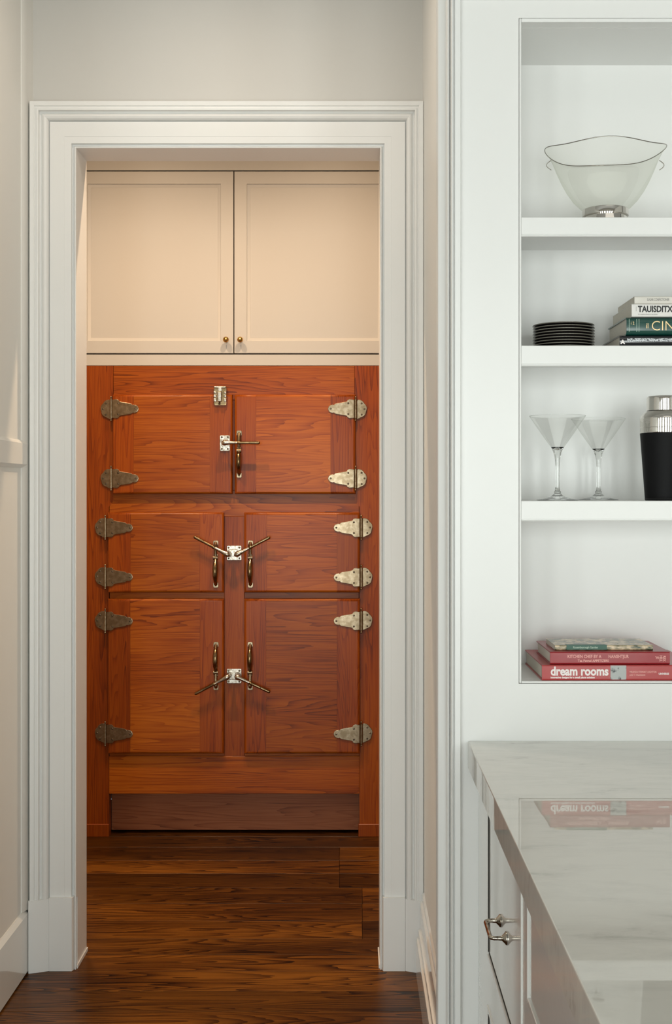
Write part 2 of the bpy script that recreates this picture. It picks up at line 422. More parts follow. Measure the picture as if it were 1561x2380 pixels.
# corner moulding of that wall
t2p = [(1013.5, 2.640), (1013.0, 2.618), (1014.5, 2.603), (1018, 2.595), (1023, 2.592), (1029, 2.590), (1033, 2.588), (1035.5, 2.586), (1036.5, 2.574), (1037, 2.562), (1040, 2.557),
       (1042.5, 2.558), (1044.5, 2.562), (1045, 2.566), (1046.5, 2.560), (1047, 2.546), (1050, 2.541), (1053, 2.543), (1054.5, 2.550), (1056.5, 2.549), (1057, 2.541),
       (1069, 2.540), (1071, 2.543), (1071.5, 2.5545), (1054, 2.5545), (1054, 2.640)]
bm = bmesh.new(); prism(bm, [((p-CX)/F*y, y) for p, y in t2p], 'z', 0, CEIL)
struct(obj('trim_2', bm, WHITE, None, 25), 'white fluted corner moulding between side wall and shelf wall', 'trim')
bm = bmesh.new(); prism(bm, [(YN-0.018, CEIL), (YN-0.018, 2.56), (YN-0.010, 2.512), (YN+0.001, 2.5), (YN+0.001, CEIL)], 'x', PX(1072, YN), 3.4)
struct(obj('trim_3', bm, WHITE), 'white head moulding above the recessed shelves', 'trim')

# the rest of the kitchen and the hall, mostly out of frame
bm = bmesh.new()
xs = [-3.4]+[v for x in WIN_X for v in (x-0.32, x+0.32)]+[3.4]
for i in range(0, len(xs), 2): abox(bm, xs[i], xs[i+1], -1.9, -1.78, 0, CEIL)
for x in WIN_X: abox(bm, x-0.32, x+0.32, -1.9, -1.78, 0, 0.06); abox(bm, x-0.32, x+0.32, -1.9, -1.78, 2.35, CEIL)
struct(obj('wall_front', bm, WALLW), 'window wall of the kitchen behind the camera', 'wall')
for i, x in enumerate(WIN_X):
    bm = bmesh.new()
    abox(bm, x-0.32, x-0.28, -1.87, -1.80, 0.06, 2.35); abox(bm, x+0.28, x+0.32, -1.87, -1.80, 0.06, 2.35)
    abox(bm, x-0.28, x+0.28, -1.87, -1.80, 0.06, 0.11); abox(bm, x-0.28, x+0.28, -1.87, -1.80, 2.30, 2.35)
    struct(obj('window_%d' % (i+1), bm, WHITE), 'tall white framed kitchen window behind the camera, %s in its row' % ('added for light as first', 'added for light as second', 'third', 'fourth', 'fifth', 'sixth')[i], 'window')
struct(box('wall_kitchen_left', -3.4, -3.3, -1.78, 2.0, 0, CEIL, WALLW), 'plain side wall of the kitchen far left', 'wall')
struct(box('wall_kitchen_right', 3.3, 3.4, -1.78, YN, 0, CEIL, WALLW), 'plain side wall of the kitchen far right', 'wall')
UX0, UX1 = PX(170, YI), PX(918, YI)                 # the built-in icebox and cupboard between these
bm = bmesh.new()
abox(bm, -3.4, UX0-0.002, YI, 5.7, 0, 3.30); abox(bm, UX1+0.002, 3.4, YI, 5.7, 0, 3.30); abox(bm, UX0-0.002, UX1+0.002, 5.62, 5.7, 0, 3.30)
struct(obj('wall_hall', bm, WALLW), 'hall wall to both sides of the built in icebox', 'wall')
struct(box('wall_hall_left', -2.5, -2.4, YBB, YI, 0, 3.30, WALLW), 'end wall of the hall beyond its left end', 'wall')
struct(box('wall_hall_right', 1.9, 2.0, YBB, YI, 0, 3.30, WALLW), 'end wall of the hall beyond its right end', 'wall')

# ------------------------------------------------------------------ icebox
def ix(px): return PX(px, YI)
def iz(py): return PZ(py, YI)
ib = thing('icebox', (ix(544), YI+0.3, 0), 'old six door varnished oak icebox with strap hinges and lever latches', 'icebox')
FB = YI+0.045                                          # back of the face frame
box('carcass', UX0+0.004, UX1-0.004, FB, 5.6, iz(1842), iz(851), OAKV, ib)
# face frame
bm = bmesh.new(); prism(bm, [(UX0, 0.0), (ix(253), 0.0), (ix(253), iz(1178)), (ix(263), iz(1166)), (ix(263), iz(850)), (UX0, iz(850))], 'y', YI, FB); obj('stile', bm, OAKV, ib)
bm = bmesh.new(); prism(bm, [(UX1, 0.0), (UX1, iz(850)), (ix(824), iz(850)), (ix(824), iz(1166)), (ix(835), iz(1178)), (ix(835), 0.0)], 'y', YI, FB); obj('stile', bm, OAKV, ib)
box('rail', ix(263)+0.0006, ix(824)-0.0006, YI+0.0008, FB, iz(930), iz(850), OAKH, ib, 0.001, 1)
box('rail', ix(254), ix(834), YI+0.0008, FB, iz(1200), iz(1140), OAKH, ib, 0.001, 1)
box('mullion', ix(521)+0.0003, ix(568)-0.0003, YI, FB, iz(1757), iz(1200)-0.0006, OAKV, ib, 0.001, 1)
box('mullion', ix(536), ix(551), YI, FB, iz(1140)+0.0006, iz(930)-0.0006, OAKV, ib, 0.001, 1)
for a, b in ((254, 521), (568, 834)):
    box('rail', ix(a), ix(b)-0.0006, YI+0.006, FB, iz(1400), iz(1370), OAKH, ib, 0.001, 1)
box('rail', ix(253)+0.0006, ix(835)-0.0006, YI-0.001, FB, iz(1845), iz(1757)-0.0006, OAKH, ib, 0.0015, 1)
box('rail', ix(254), ix(521)-0.0006, YI+0.004, FB, iz(1757), iz(1740), OAKH, ib); box('rail', ix(568)+0.0006, ix(834), YI+0.004, FB, iz(1757), iz(1740), OAKH, ib)
box('toe_board', ix(252), ix(836), YI+0.062, YI+0.085, 0.010, iz(1836), TOEM, ib, 0.001, 1)
for a, b in ((168, 253.5), (832.5, 920)):
    box('foot_block', ix(a), ix(b), YI-0.006, YI+0.01, 0.0, iz(1915), OAKV, ib, 0.0015, 1)

YD = YI-0.024                                         # door faces
def slab(bm, a, b, z0, z1, yb, yf, c, L, R):
    rings = [(0.0, yb)]
    for i in range(5):
        t = math.pi/2*i/4; rings.append((c*(1-math.cos(t)), yf+c*0.85*(1-math.sin(t))))
    V = []
    for d, y in rings:
        x0, x1 = a+(d if L else 0), b-(d if R else 0)
        V.append([bm.verts.new(q) for q in ((x0, y, z0+d), (x1, y, z0+d), (x1, y, z1-d), (x0, y, z1-d))])
    for i in range(len(V)-1):
        for k in range(4): bm.faces.new((V[i][k], V[i][(k+1) % 4], V[i+1][(k+1) % 4], V[i+1][k]))
    bm.faces.new(V[0]); bm.faces.new(V[-1])
DOORS = [((263.5, 541, 918, 1148), (313, 489), 'upper left door'), ((546, 826, 918, 1148), (596, 768), 'upper right door'),
         ((252.5, 521, 1191, 1376.5), (306, 465), 'middle left door'), ((568, 836, 1191, 1376.5), (621, 783), 'middle right door'),
         ((252.5, 521, 1391, 1749.5), (305, 466), 'lower left door'), ((568, 836, 1391, 1749.5), (619, 783), 'lower right door')]
for (a, b, t, o_), (s0, s1), _ in DOORS:
    bm = bmesh.new(); slab(bm, ix(s0), ix(s1), iz(o_), iz(t), YI-0.0005, YD+0.0002, 0.011, False, False); d = obj('door', bm, OAKH, ib, 50)
    bm = bmesh.new(); slab(bm, ix(a), ix(s0)-0.0003, iz(o_), iz(t), YI-0.0005, YD, 0.011, True, False); obj('door_stile', bm, OAKV, d, 50)
    bm = bmesh.new(); slab(bm, ix(s1)+0.0003, ix(b), iz(o_), iz(t), YI-0.0005, YD, 0.011, False, True); obj('door_stile', bm, OAKV, d, 50)

K = YI/F                                              # metres per photograph pixel at the icebox
screw_src = [None]
def screw(c, parent, r=0.0042):
    if screw_src[0] is None:
        bm = bmesh.new()
        lathe(bm, c, [(r, 0.001), (r, -0.0006), (r*0.75, -0.0018), (0.0003, -0.0024)], 10, 'y')
        o = obj('screw', bm, SCREWM, parent, origin=c); screw_src[0] = o
    else: o = share('screw', screw_src[0], c, parent)
    return o
def extr(bm, pts, y0, y1, inset=0.0012):
    """plate with a small softened front edge; pts are (x, z), y1 the front"""
    n = len(pts); cx = sum(p[0] for p in pts)/n; cz = sum(p[1] for p in pts)/n
    def ring(y, f): return [bm.verts.new((cx+(x-cx)*f, y, cz+(z-cz)*f)) for x, z in pts]
    R = [ring(y0, 1), ring(y1+0.0008, 1), ring(y1, 1-inset/0.03)]
    for i in range(2):
        for k in range(n): bm.faces.new((R[i][k], R[i][(k+1) % n], R[i+1][(k+1) % n], R[i+1][k]))
    bm.faces.new(R[2]); bm.faces.new(list(reversed(R[0])))
def hinge(px, py, s):
    """s = 1: strap to the right of the pin, -1: to the left"""
    x0, z0 = ix(px), iz(py)
    def P(u, v): return (x0+s*u*K, z0-v*K)
    strap = [(3, -21), (14, -22), (18, -20), (19, -17), (24, -15.5), (46, -12), (49, -10), (50, -8.5), (53, -9.5), (58, -8.5), (62, -5.5), (64, 0)]
    strap = strap+[(u, -v) for u, v in reversed(strap[:-1])]
    bm = bmesh.new(); extr(bm, [P(*q) for q in strap], YD+0.001, YD-0.0045, 0.0018)
    h = obj('hinge', bm, HINGEM, ib, 40)
    leaf = []
    for i in range(25):
        a = math.pi*i/24
        r = 22.5+1.6*abs(math.sin(a*3.5))
        leaf.append((-3-r*math.sin(a)*0.97, -r*math.cos(a)*0.95))
    bm = bmesh.new(); extr(bm, [P(*q) for q in leaf], YI+0.0005, YI-0.007, 0.002); obj('hinge_leaf', bm, HINGEM, h, 40)
    yk = YD+0.001
    bm = bmesh.new()
    tube(bm, [(x0, yk, z0-22*K), (x0, yk, z0+22*K)], 3.4*K, 12)
    for q in (-7.4, 7.4): lathe(bm, (x0, yk, z0+q*K), [(3.5*K, -0.0006), (3.75*K, -0.0003), (3.75*K, 0.0003), (3.5*K, 0.0006)], 12)
    for q in (-1, 1):
        tube(bm, [(x0, yk, z0+q*21*K), (x0, yk, z0+q*25.5*K)], [1.6*K, 1.6*K], 8); ball(bm, (x0, yk, z0+q*27*K), 2.5*K, 10, 6)
    abox(bm, x0-0.005, x0+0.005, yk, YI, z0-20*K, z0+20*K)
    obj('hinge_pin', bm, HINGEM, h, 40)
    for u, v in ((17, -12.5), (17, 12.5), (57.5, 0)):
        q = P(u, v); screw((q[0], YD-0.0045, q[1]), h)
    for u, v in ((-14, -13), (-20.5, 0), (-14, 13)):
        q = P(u, v); screw((q[0], YI-0.007, q[1]), h)
for px, ys in ((260.5, (951, 1112)), (247, (1226, 1340, 1442, 1703))):
    for py in ys: hinge(px, py, 1)
for px, ys in ((826, (951, 1112)), (839, (1226, 1341, 1441.5, 1703))):
    for py in ys: hinge(px, py, -1)

def rrect(x0, x1, z0, z1, r, n=4):
    out = []
    for cx, cz, a0 in ((x1-r, z1-r, 0), (x0+r, z1-r, 90), (x0+r, z0+r, 180), (x1-r, z0+r, 270)):
        for i in range(n+1):
            a = math.radians(a0+90*i/n); out.append((cx+r*math.cos(a), cz+r*math.sin(a)))
    return out
def lever(piv, tip, yb, parent, stand=0.042):
    """bar with a knob end over the plate, swung across the pull"""
    x0, z0 = ix(piv[0]), iz(piv[1]); x1, z1 = ix(tip[0]), iz(tip[1])
    y0 = yb-stand
    def L(t, dy=0.0): return (x0+(x1-x0)*t, y0+dy, z0+(z1-z0)*t)
    bm = bmesh.new()
    tube(bm, [L(-0.05), L(0.0), L(0.06), L(0.14), L(0.3), L(0.38)], [0.004, 0.0115, 0.0115, 0.0085, 0.0066, 0.0064], 14)
    lathe(bm, (x0, yb, z0), [(0.012, 0.0), (0.009, -stand*0.5), (0.008, -stand)], 14, 'y')
    h = obj('lever', bm, NICKEL, parent, 50)
    bm = bmesh.new()
    tube(bm, [L(0.37), L(0.40), L(0.41), L(0.44), L(0.45), L(0.70), L(0.705), L(0.715), L(0.72), L(0.96), L(0.99), L(1.0)],
         [0.0064, 0.0064, 0.0078, 0.0078, 0.0062, 0.0062, 0.0054, 0.0054, 0.0064, 0.0066, 0.005, 0.002], 12)
    return h, bm
def latch(plate, levers, y, name='latch'):
    x0, x1, p0, p1 = plate
    bm = bmesh.new(); extr(bm, rrect(ix(x0), ix(x1), iz(p1), iz(p0), 0.004), y, y-0.006, 0.002)
    extr(bm, rrect(ix(x0+4), ix(x1-4), iz(p1-9), iz(p0+9), 0.006), y-0.005, y-0.014, 0.004)
    lt = obj('latch', bm, NICKEL, ib, 40)
    for px, py in ((x0+4.5, p0+4.5), (x1-4.5, p0+4.5), (x0+4.5, p1-4.5), (x1-4.5, p1-4.5)): screw((ix(px), y-0.006, iz(py)), lt)
    for piv, tip in levers:
        lv, bm = lever(piv, tip, y-0.012, lt)
        obj('lever_grip', bm, BRASS, lt, 50)
    return lt
def pull(px, pys, top=None):
    """pys: plate end, lever ring, neck, knuckle, grip start, grip end, far plate"""
    x = ix(px); y = YD
    a, ring, kn, g0, g1, e = [iz(v) for v in pys]
    s = 1 if a > e else -1
    bm = bmesh.new()
    gl = abs(g0-g1)
    pts = [(x, y-0.012, kn), (x, y-0.016, g0), (x, y-0.030, g0+(g1-g0)*0.16), (x, y-0.036, g0+(g1-g0)*0.45), (x, y-0.034, g0+(g1-g0)*0.75), (x, y-0.022, g1), (x, y-0.006, g1-s*0.008)]
    tube(bm, pts, [0.006, 0.0075, 0.0095, 0.0105, 0.0100, 0.0075, 0.006], 12)
    pl = obj('pull_handle', bm, BRASS, ib, 50)
    bm = bmesh.new()
    z0, z1 = sorted((a, a-s*0.022)); extr(bm, rrect(x-0.0105, x+0.0105, z0, z1, 0.004), y+0.0005, y-0.006, 0.002)
    tube(bm, [(x, y-0.004, a-s*0.012), (x, y-0.018, ring+s*0.005), (x, y-0.014, ring-s*0.012), (x, y-0.012, kn)], [0.0075, 0.009, 0.0062, 0.0062], 12)
    tube(bm, [(x-0.0095, y-0.013, kn-s*0.004), (x+0.0095, y-0.013, kn-s*0.004)], 0.0085, 12)
    abox(bm, x-0.009, x+0.009, y-0.012, y+0.0005, kn-0.011, kn+0.011, 0.002)
    obj('handle_mount', bm, HINGEM, pl, 50)
    bm = bmesh.new(); z0, z1 = sorted((e, e+s*0.022)); extr(bm, rrect(x-0.0105, x+0.0105, z0, z1, 0.005), y+0.0005, y-0.006, 0.002)
    tube(bm, [(x, y-0.022, g1), (x, y-0.003, g1-s*0.016)], [0.007, 0.008], 12)
    obj('handle_foot', bm, HINGEM, pl, 50)
    screw((x, y-0.006, a-s*0.010), pl); screw((x, y-0.006, e+s*0.010), pl)
# catch on the head rail above the upper left door
bm = bmesh.new(); extr(bm, rrect(ix(498.5), ix(527.5), iz(943), iz(898.5), 0.006), YI, YD-0.007, 0.003)
ct = obj('catch', bm, BRASS, ib, 40)
bm = bmesh.new(); abox(bm, ix(507.5), ix(518), YD-0.030, YD-0.006, iz(936), iz(912), 0.004); tube(bm, [(ix(512), YD-0.012, iz(938)), (ix(512), YD-0.022, iz(941))], 0.004, 10)
obj('tongue', bm, NICKEL, ct, 50)
bm = bmesh.new(); abox(bm, ix(499), ix(527), YD-0.013, YD-0.006, iz(904), iz(899), 0.003); abox(bm, ix(508.5), ix(517.5), YD-0.016, YD-0.006, iz(911), iz(902), 0.002)
obj('cross_bar', bm, NICKEL, ct, 50)
for px in (501.5, 525):
    for p0, p1 in ((910.5, 917), (918.5, 925), (927, 935.5)):
        bm = bmesh.new(); abox(bm, ix(px-3.2), ix(px+3.2), YD-0.014, YD-0.006, iz(p1), iz(p0), 0.0025); obj('lug', bm, NICKEL, ct, 50)
latch((512.5, 535.5, 1012.5, 1048.5), [((523.5, 1030.5), (607, 1031))], YD)
latch((527, 561, 1268, 1302), [((533, 1288), (454, 1246)), ((551, 1288), (629.5, 1247))], YI)
latch((527, 561, 1554, 1588), [((533, 1568), (456, 1608.5)), ((552, 1568), (629.5, 1604))], YI)
pull(557, (1001.5, 1030, 1046, 1052, 1092, 1110.5))
for px in (503, 583): pull(px, (1255.5, 1269, 1293, 1304, 1348, 1364.5))
for px in (503.5, 582.5): pull(px, (1601, 1586, 1562, 1552, 1507, 1490))

# ------------------------------------------------------------------ cupboard above the icebox
cb = thing('wall_cupboard', (ix(544), YI+0.3, iz(849)), 'cream painted two door cupboard built in above the oak icebox', 'cupboard')
ZC0, ZC1 = iz(849.5)+0.0005, 3.299
bm = bmesh.new()
abox(bm, UX0, UX1, YI, YI+0.025, ZC0, iz(824)); abox(bm, UX0, UX1, YI, YI+0.025, iz(395.5), ZC1)
abox(bm, UX0, UX0+0.006, YI, YI+0.025, iz(824), iz(395.5)); abox(bm, UX1-0.006, UX1, YI, YI+0.025, iz(824), iz(395.5))
obj('face_frame', bm, CREAM, cb)
bm = bmesh.new(); abox(bm, UX0, UX1, YI+0.026, 5.6, ZC0, ZC1); obj('carcass', bm, plain('dark_gap', (0.10, 0.06, 0.035), 0.8), cb)
for a, b, kx in ((UX0+0.0075, ix(542), 526), (ix(544.3), UX1-0.0075, 559)):
    z0, z1 = iz(821), iz(398.3); fw, sl = 29*K, 7.5*K
    bm = bmesh.new()
    def rc(d, y, e=0): return [bm.verts.new(q) for q in ((a+d, y, z0+d), (b-d, y, z0+d), (b-d, y, z1-d), (a+d, y, z1-d))]
    R = [rc(0, YI+0.024), rc(0, YI+0.0012), rc(0.0012, YI), rc(fw, YI), rc(fw+0.001, YI+0.004), rc(fw+sl, YI+0.0085), rc(fw+sl, YI+0.024)]
    for i in range(6):
        for k in range(4): bm.faces.new((R[i][k], R[i][(k+1) % 4], R[i+1][(k+1) % 4], R[i+1][k]))
    d = obj('door', bm, CREAM, cb, 30)
    box('door_panel', a+fw+sl+0.0002, b-fw-sl-0.0002, YI+0.0085, YI+0.022, z0+fw+sl+0.0002, z1-fw-sl-0.0002, CREAM, d)
    c = (ix(kx), YI, iz(791))
    bm = bmesh.new(); lathe(bm, c, [(0.0075, 0.0), (0.0070, -0.004), (0.0045, -0.009), (0.005, -0.013), (0.010, -0.018), (0.0125, -0.024), (0.0115, -0.030), (0.007, -0.034), (0.0005, -0.0355)], 20, 'y')
    obj('knob', bm, KNOBM, d, 60)

# ------------------------------------------------------------------ recessed bookcase
BX0, BX1 = PX(1211, YN), AX1-0.006; BZ0, BZ1 = PZ(1583, YN), PZ(52, YN)
bc = thing('built_in_bookcase', ((BX0+BX1)/2, YN+0.13, BZ0), 'white recessed bookcase with three shelves above the marble counter', 'bookcase')
box('back_panel', BX0-0.012, BX1+0.003, YNB, YNB+0.015, BZ0-0.003, BZ1+0.012, WHITE, bc)
box('side_panel', BX0-0.014, BX0, YN+0.031, YNB, BZ0-0.003, BZ1+0.012, WHITE, bc); box('side_panel', BX1, BX1+0.003, YN+0.004, YNB, BZ0-0.003, BZ1+0.012, WHITE, bc)
box('top_panel', BX0, BX1, YN+0.031, YNB, BZ1, BZ1+0.012, WHITE, bc); box('bottom_panel', BX0, BX1, YN+0.031, YNB, BZ0-0.016, BZ0, WHITE, bc)
def bead(x0, x1, z0, z1, vert):
    bm = bmesh.new(); abox(bm, x0, x1, YN-0.0018, YN+0.031, z0, z1, 0.0018, 3); obj('face_bead', bm, WHITE, bc, 60)
g = 0.0009
bead(AX0+g, BX0, AZ0+g, AZ1-g, True); bead(BX1, AX1-g, AZ0+g, AZ1-g, True)
bead(BX0, BX1, BZ1, AZ1-g, False); bead(BX0, BX1, AZ0+g, BZ0, False)
SH = []
for p0, p1, p2 in ((504.5, 544, 549.5), (803, 845, 851), (1164, 1206.5, 1211.5)):
    zt, zm, zb = PZ(p0, YN), PZ(p1, YN), PZ(p2, YN)
    s = box('shelf', BX0+0.0004, BX1-0.0004, YN+0.024, YNB-0.0005, zt-0.019, zt, WHITE, bc, 0.001, 1)
    bm = bmesh.new()
    prism(bm, [(YN+0.024, zt), (YN+0.0022, zt), (YN+0.0008, zt-0.0012), (YN+0.0008, zm), (YN+0.003, zm-0.0006), (YN+0.003, zm-0.0016), (YN+0.0006, zm-0.0022),
               (YN+0.0002, zb+0.002), (YN+0.002, zb), (YN+0.024, zb)], 'x', BX0+0.0004, BX1-0.0004)
    obj('shelf_nosing', bm, WHITE, s, 25)
    SH.append(zt)

# ------------------------------------------------------------------ marble counter and base cabinets
ZT = 0.914
bm = bmesh.new(); abox(bm, PX(1086.5, YN), 1.42, 0.55, YN-0.0006, ZT-0.0585, ZT, 0.0025, 2)
tag(obj('countertop', bm, MARBLE), 'thick polished pale marble countertop reflecting the red books', 'countertop')
XC = 0.273                                            # cabinet faces
def cabinet(y0, y1, label):
    c = thing('base_cabinet', ((XC+1.3)/2, (y0+y1)/2, 0), label, 'base cabinet')
    box('carcass', XC+0.022, 1.3, y0+0.001, y1-0.001, 0.0, ZT-0.0592, GLOSSW, c)
    return c
GAPM = plain('painted_gap_shade', (0.02, 0.017, 0.012), 0.7)  # shade of the drawer gap put into a dark strip's colour
def front(c, name, y0, y1, z0, z1, bead_w=0.009, strip=True):
    """inset drawer or door with a raised bead round it and a dark strip for gap shade"""
    bm = bmesh.new(); abox(bm, XC+0.001, XC+0.021, y0, y1, z0, z1, 0.0012, 1)
    d = obj(name, bm, GLOSSW, c)
    gp = 0.006
    bm = bmesh.new()
    Y0, Y1, Z0, Z1 = y0-gp, y1+gp, z0-gp, z1+gp
    abox(bm, XC-0.0022, XC+0.020, Y0-bead_w, Y0, Z0-bead_w, Z1+bead_w, 0.0012, 2); abox(bm, XC-0.0022, XC+0.020, Y1, Y1+bead_w, Z0-bead_w, Z1+bead_w, 0.0012, 2)
    abox(bm, XC-0.0022, XC+0.020, Y0, Y1, Z0-bead_w, Z0, 0.0012, 2); abox(bm, XC-0.0022, XC+0.020, Y0, Y1, Z1, Z1+bead_w, 0.0012, 2)
    obj('bead_frame', bm, GLOSSW, d, 50)
    if not strip: return d, (Y0-bead_w, Y1+bead_w, Z0-bead_w, Z1+bead_w)
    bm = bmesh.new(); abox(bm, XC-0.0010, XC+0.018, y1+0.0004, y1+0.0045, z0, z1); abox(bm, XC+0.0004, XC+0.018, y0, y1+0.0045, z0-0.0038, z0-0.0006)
    obj('gap_shade_strip', bm, GAPM, d)
    return d, (Y0-bead_w, Y1+bead_w, Z0-bead_w, Z1+bead_w)
def face(c, y0, y1, holes):
    """frame boards filling the face between the holes (stacked, same width)"""
    ya, yb = holes[0][0], holes[0][1]
    bm = bmesh.new(); top = ZT-0.0592
    abox(bm, XC, XC+0.0215, y0+0.0006, ya, 0, top); abox(bm, XC, XC+0.0215, yb, y1-0.0006, 0, top)
    zs = [0]+[v for h in sorted(holes, key=lambda h: h[2]) for v in (h[2], h[3])]+[top]
    for i in range(0, len(zs), 2): abox(bm, XC, XC+0.0215, ya, yb, zs[i], zs[i+1])
    obj('face_frame', bm, GLOSSW, c)
c1 = cabinet(1.873, YN, 'glossy white drawer cabinet with a bow pull, under the counter beside the shelf wall')
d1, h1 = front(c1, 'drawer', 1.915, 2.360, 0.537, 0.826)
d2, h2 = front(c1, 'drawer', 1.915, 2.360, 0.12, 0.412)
face(c1, 1.873, YN, [h1, h2])
c2 = cabinet(0.62, 1.873, 'glossy white base cabinet without visible pull, nearer the camera under the counter')
d3, h3 = front(c2, 'drawer', 0.75, 1.825, 0.677, 0.826, strip=False)
d4, h4 = front(c2, 'door', 0.75, 1.825, 0.12, 0.60, strip=False)
face(c2, 0.62, 1.873, [h3, h4])
def bow_pull(d, y0, y1, z):
    bm = bmesh.new()
    xf, xo = XC+0.0005, XC-0.0275
    tube(bm, [(xo+0.014, y0, z), (xo+0.006, y0, z), (xo+0.0015, y0+0.003, z), (xo, y0+0.009, z), (xo, (y0+y1)/2, z), (xo, y1-0.009, z), (xo+0.0015, y1-0.003, z), (xo+0.006, y1, z), (xo+0.014, y1, z)], 0.0037, 12)
    p = obj('bow_pull', bm, PEWTER, d, 60)
    for y in (y0, y1):
        bm = bmesh.new(); L = xf-xo
        lathe(bm, (xo, y, z), [(0.0038, 0.012), (0.0042, L-0.0085), (0.0058, L-0.0068), (0.0088, L-0.0036), (0.0112, L-0.0022), (0.0118, L-0.001), (0.0118, L)], 20, 'x')
        o = obj('rosette', bm, PEWTER, d, 50)
bow_pull(d1, 2.094, 2.18, 0.664)

# ------------------------------------------------------------------ things on the shelves
def text(name, body, size, x, y, z, mat, parent, sx=1.0, bold=0.0, align='LEFT', rot=0.0):
    cu = bpy.data.curves.new(name, 'FONT'); cu.body = body; cu.size = size; cu.align_x = align; cu.align_y = 'CENTER'
    cu.extrude = 0.00012; cu.offset = bold; cu.resolution_u = 3; cu.materials.append(mat)
    t_o = bpy.data.objects.new(name, cu); COL.objects.link(t_o)
    me = bpy.data.meshes.new_from_object(t_o.evaluated_get(bpy.context.evaluated_depsgraph_get()))
    bpy.data.objects.remove(t_o); me.name = name
    o = bpy.data.objects.new(name, me); link(o, parent)
    o.location = Vector((x, y, z))-WL[parent]; o.rotation_euler = (math.pi/2, rot, 0); o.scale = (sx, 1, 1)
    return o
def book(x0, x1, y0, y1, z0, z1, cov, label, group, hard=True, round_=0.004):
    """lies flat, spine towards the camera at y0"""
    b = thing('book', ((x0+x1)/2, (y0+y1)/2, z0), label, 'book', group)
    t = 0.0026 if hard else 0.0007
    r = min(round_, (z1-z0)/2-0.0005)
    pts = [(y1, z0), (y1, z0+t), (y0+t+0.002, z0+t), (y0+t+0.002, z1-t), (y1, z1-t), (y1, z1)]
    n = 5
    for i in range(n+1):
        a = math.pi/2*i/n; pts.append((y0+r-r*math.sin(a)*1.0, z1-r+r*math.cos(a)))
    for i in range(n+1):
        a = math.pi/2*i/n; pts.append((y0+r-r*math.cos(a), z0+r-r*math.sin(a)))
    bm = bmesh.new(); prism(bm, pts, 'x', x0, x1); obj('cover', bm, cov, b, 40)
    e = 0.003 if hard else 0.0003
    bm = bmesh.new(); abox(bm, x0+e, x1-e, y0+t+0.0022, y1-e, z0+t+0.0001, z1-t-0.0001); obj('page_block', bm, PAPER, b)
    return b
RED1 = plain('faded_red_cover', (0.42, 0.048, 0.048), 0.35, 0.15); RED2 = plain('crimson_cover', (0.30, 0.012, 0.018), 0.35, 0.15)
INKW = plain('white_ink', (0.86, 0.80, 0.78), 0.5); INKP = plain('pink_ink', (0.80, 0.40, 0.36), 0.5); INKK = plain('black_ink', (0.015, 0.015, 0.015), 0.5)
GOLD = plain('gilt_ink', (0.72, 0.52, 0.28), 0.35, 0, 0.6); INKG = plain('grey_ink', (0.22, 0.21, 0.20), 0.5)
GREEN = plain('dark_green_cloth', (0.004, 0.055, 0.042), 0.22, 0.4); WHITEB = plain('white_book_cover', (0.72, 0.70, 0.67), 0.4)
WHITEB2 = plain('ivory_book_cover', (0.66, 0.63, 0.57), 0.4); BLACKB = plain('black_glossy_cover', (0.012, 0.013, 0.016), 0.12, 0.6)

# books on the bottom shelf
G1 = 'books stacked on the bottom shelf'
yb = YN+0.006
def bx(px, y=yb): return PX(px, y)
zA = BZ0+0.0001
b1 = book(bx(1259), bx(1259)+0.335, yb, YNB-0.004, zA, zA+0.0335, RED1, 'thick faded red book with white dream rooms title, lowest in the bottom shelf stack', G1)
text('spine_lettering', 'dream rooms', 0.0262, bx(1279), yb-0.0002, zA+0.0195, INKW, b1, 0.86, 0.0009)
text('spine_lettering', 'innovative designs for a small place solution', 0.0056, bx(1279), yb-0.0002, zA+0.0066, INKW, b1, 0.96, 0.0002)
text('spine_lettering', 'MIRANDA STEWART LEIGHTON', 0.0056, bx(1462), yb-0.0002, zA+0.0185, INKP, b1, 0.72, 0.0001)
text('spine_lettering', 'AND T. WILKINSON', 0.0052, bx(1462), yb-0.0002, zA+0.0118, INKP, b1, 0.72, 0.0001)
text('spine_lettering', 'UNIVERSE', 0.0056, bx(1530), yb-0.0002, zA+0.0145, INKW, b1, 0.9, 0.0002)
def photo_mat():
    m, nt, p = new_mat('grey_photograph_print')
    tc = N(nt, 'ShaderNodeTexCoord'); n = N(nt, 'ShaderNodeTexNoise'); n.inputs['Scale'].default_value = 75; n.inputs['Detail'].default_value = 3
    nt.links.new(tc.outputs['Object'], n.inputs['Vector'])
    rp = N(nt, 'ShaderNodeValToRGB'); e = rp.color_ramp.elements
    e[0].position = 0.36; e[0].color = (0.05, 0.055, 0.06, 1); e[1].position = 0.46; e[1].color = (0.44, 0.46, 0.45, 1)
    nt.links.new(n.outputs[0], rp.inputs[0]); nt.links.new(rp.outputs[0], p.inputs['Base Color']); return m
tag(box('picture_label', bx(1418), bx(1455), yb-0.0005, yb+0.004, zA+0.0022, zA+0.0325, photo_mat(), b1, 0.0004, 1), 'small grey photograph printed on the spine')
zB = zA+0.0337; y2 = yb+0.006
b2 = book(bx(1278, y2), bx(1556, y2), y2, y2+0.19, zB, zB+0.0275, RED2, 'crimson hardback book with pink lettering, second in the bottom shelf stack', G1)
text('spine_lettering', 'KITCHEN CHEF BY A', 0.0098, bx(1318, y2), y2-0.0002, zB+0.0170, INKP, b2, 0.80, 0.0002)
text('spine_lettering', 'NANSHTJUR', 0.0098, bx(1413, y2), y2-0.0002, zB+0.0170, INKP, b2, 0.80, 0.0002)
text('spine_lettering', 'Tea Fennel APPETIZERS', 0.0078, bx(1342, y2), y2-0.0002, zB+0.0078, INKP, b2, 0.86, 0.0002)
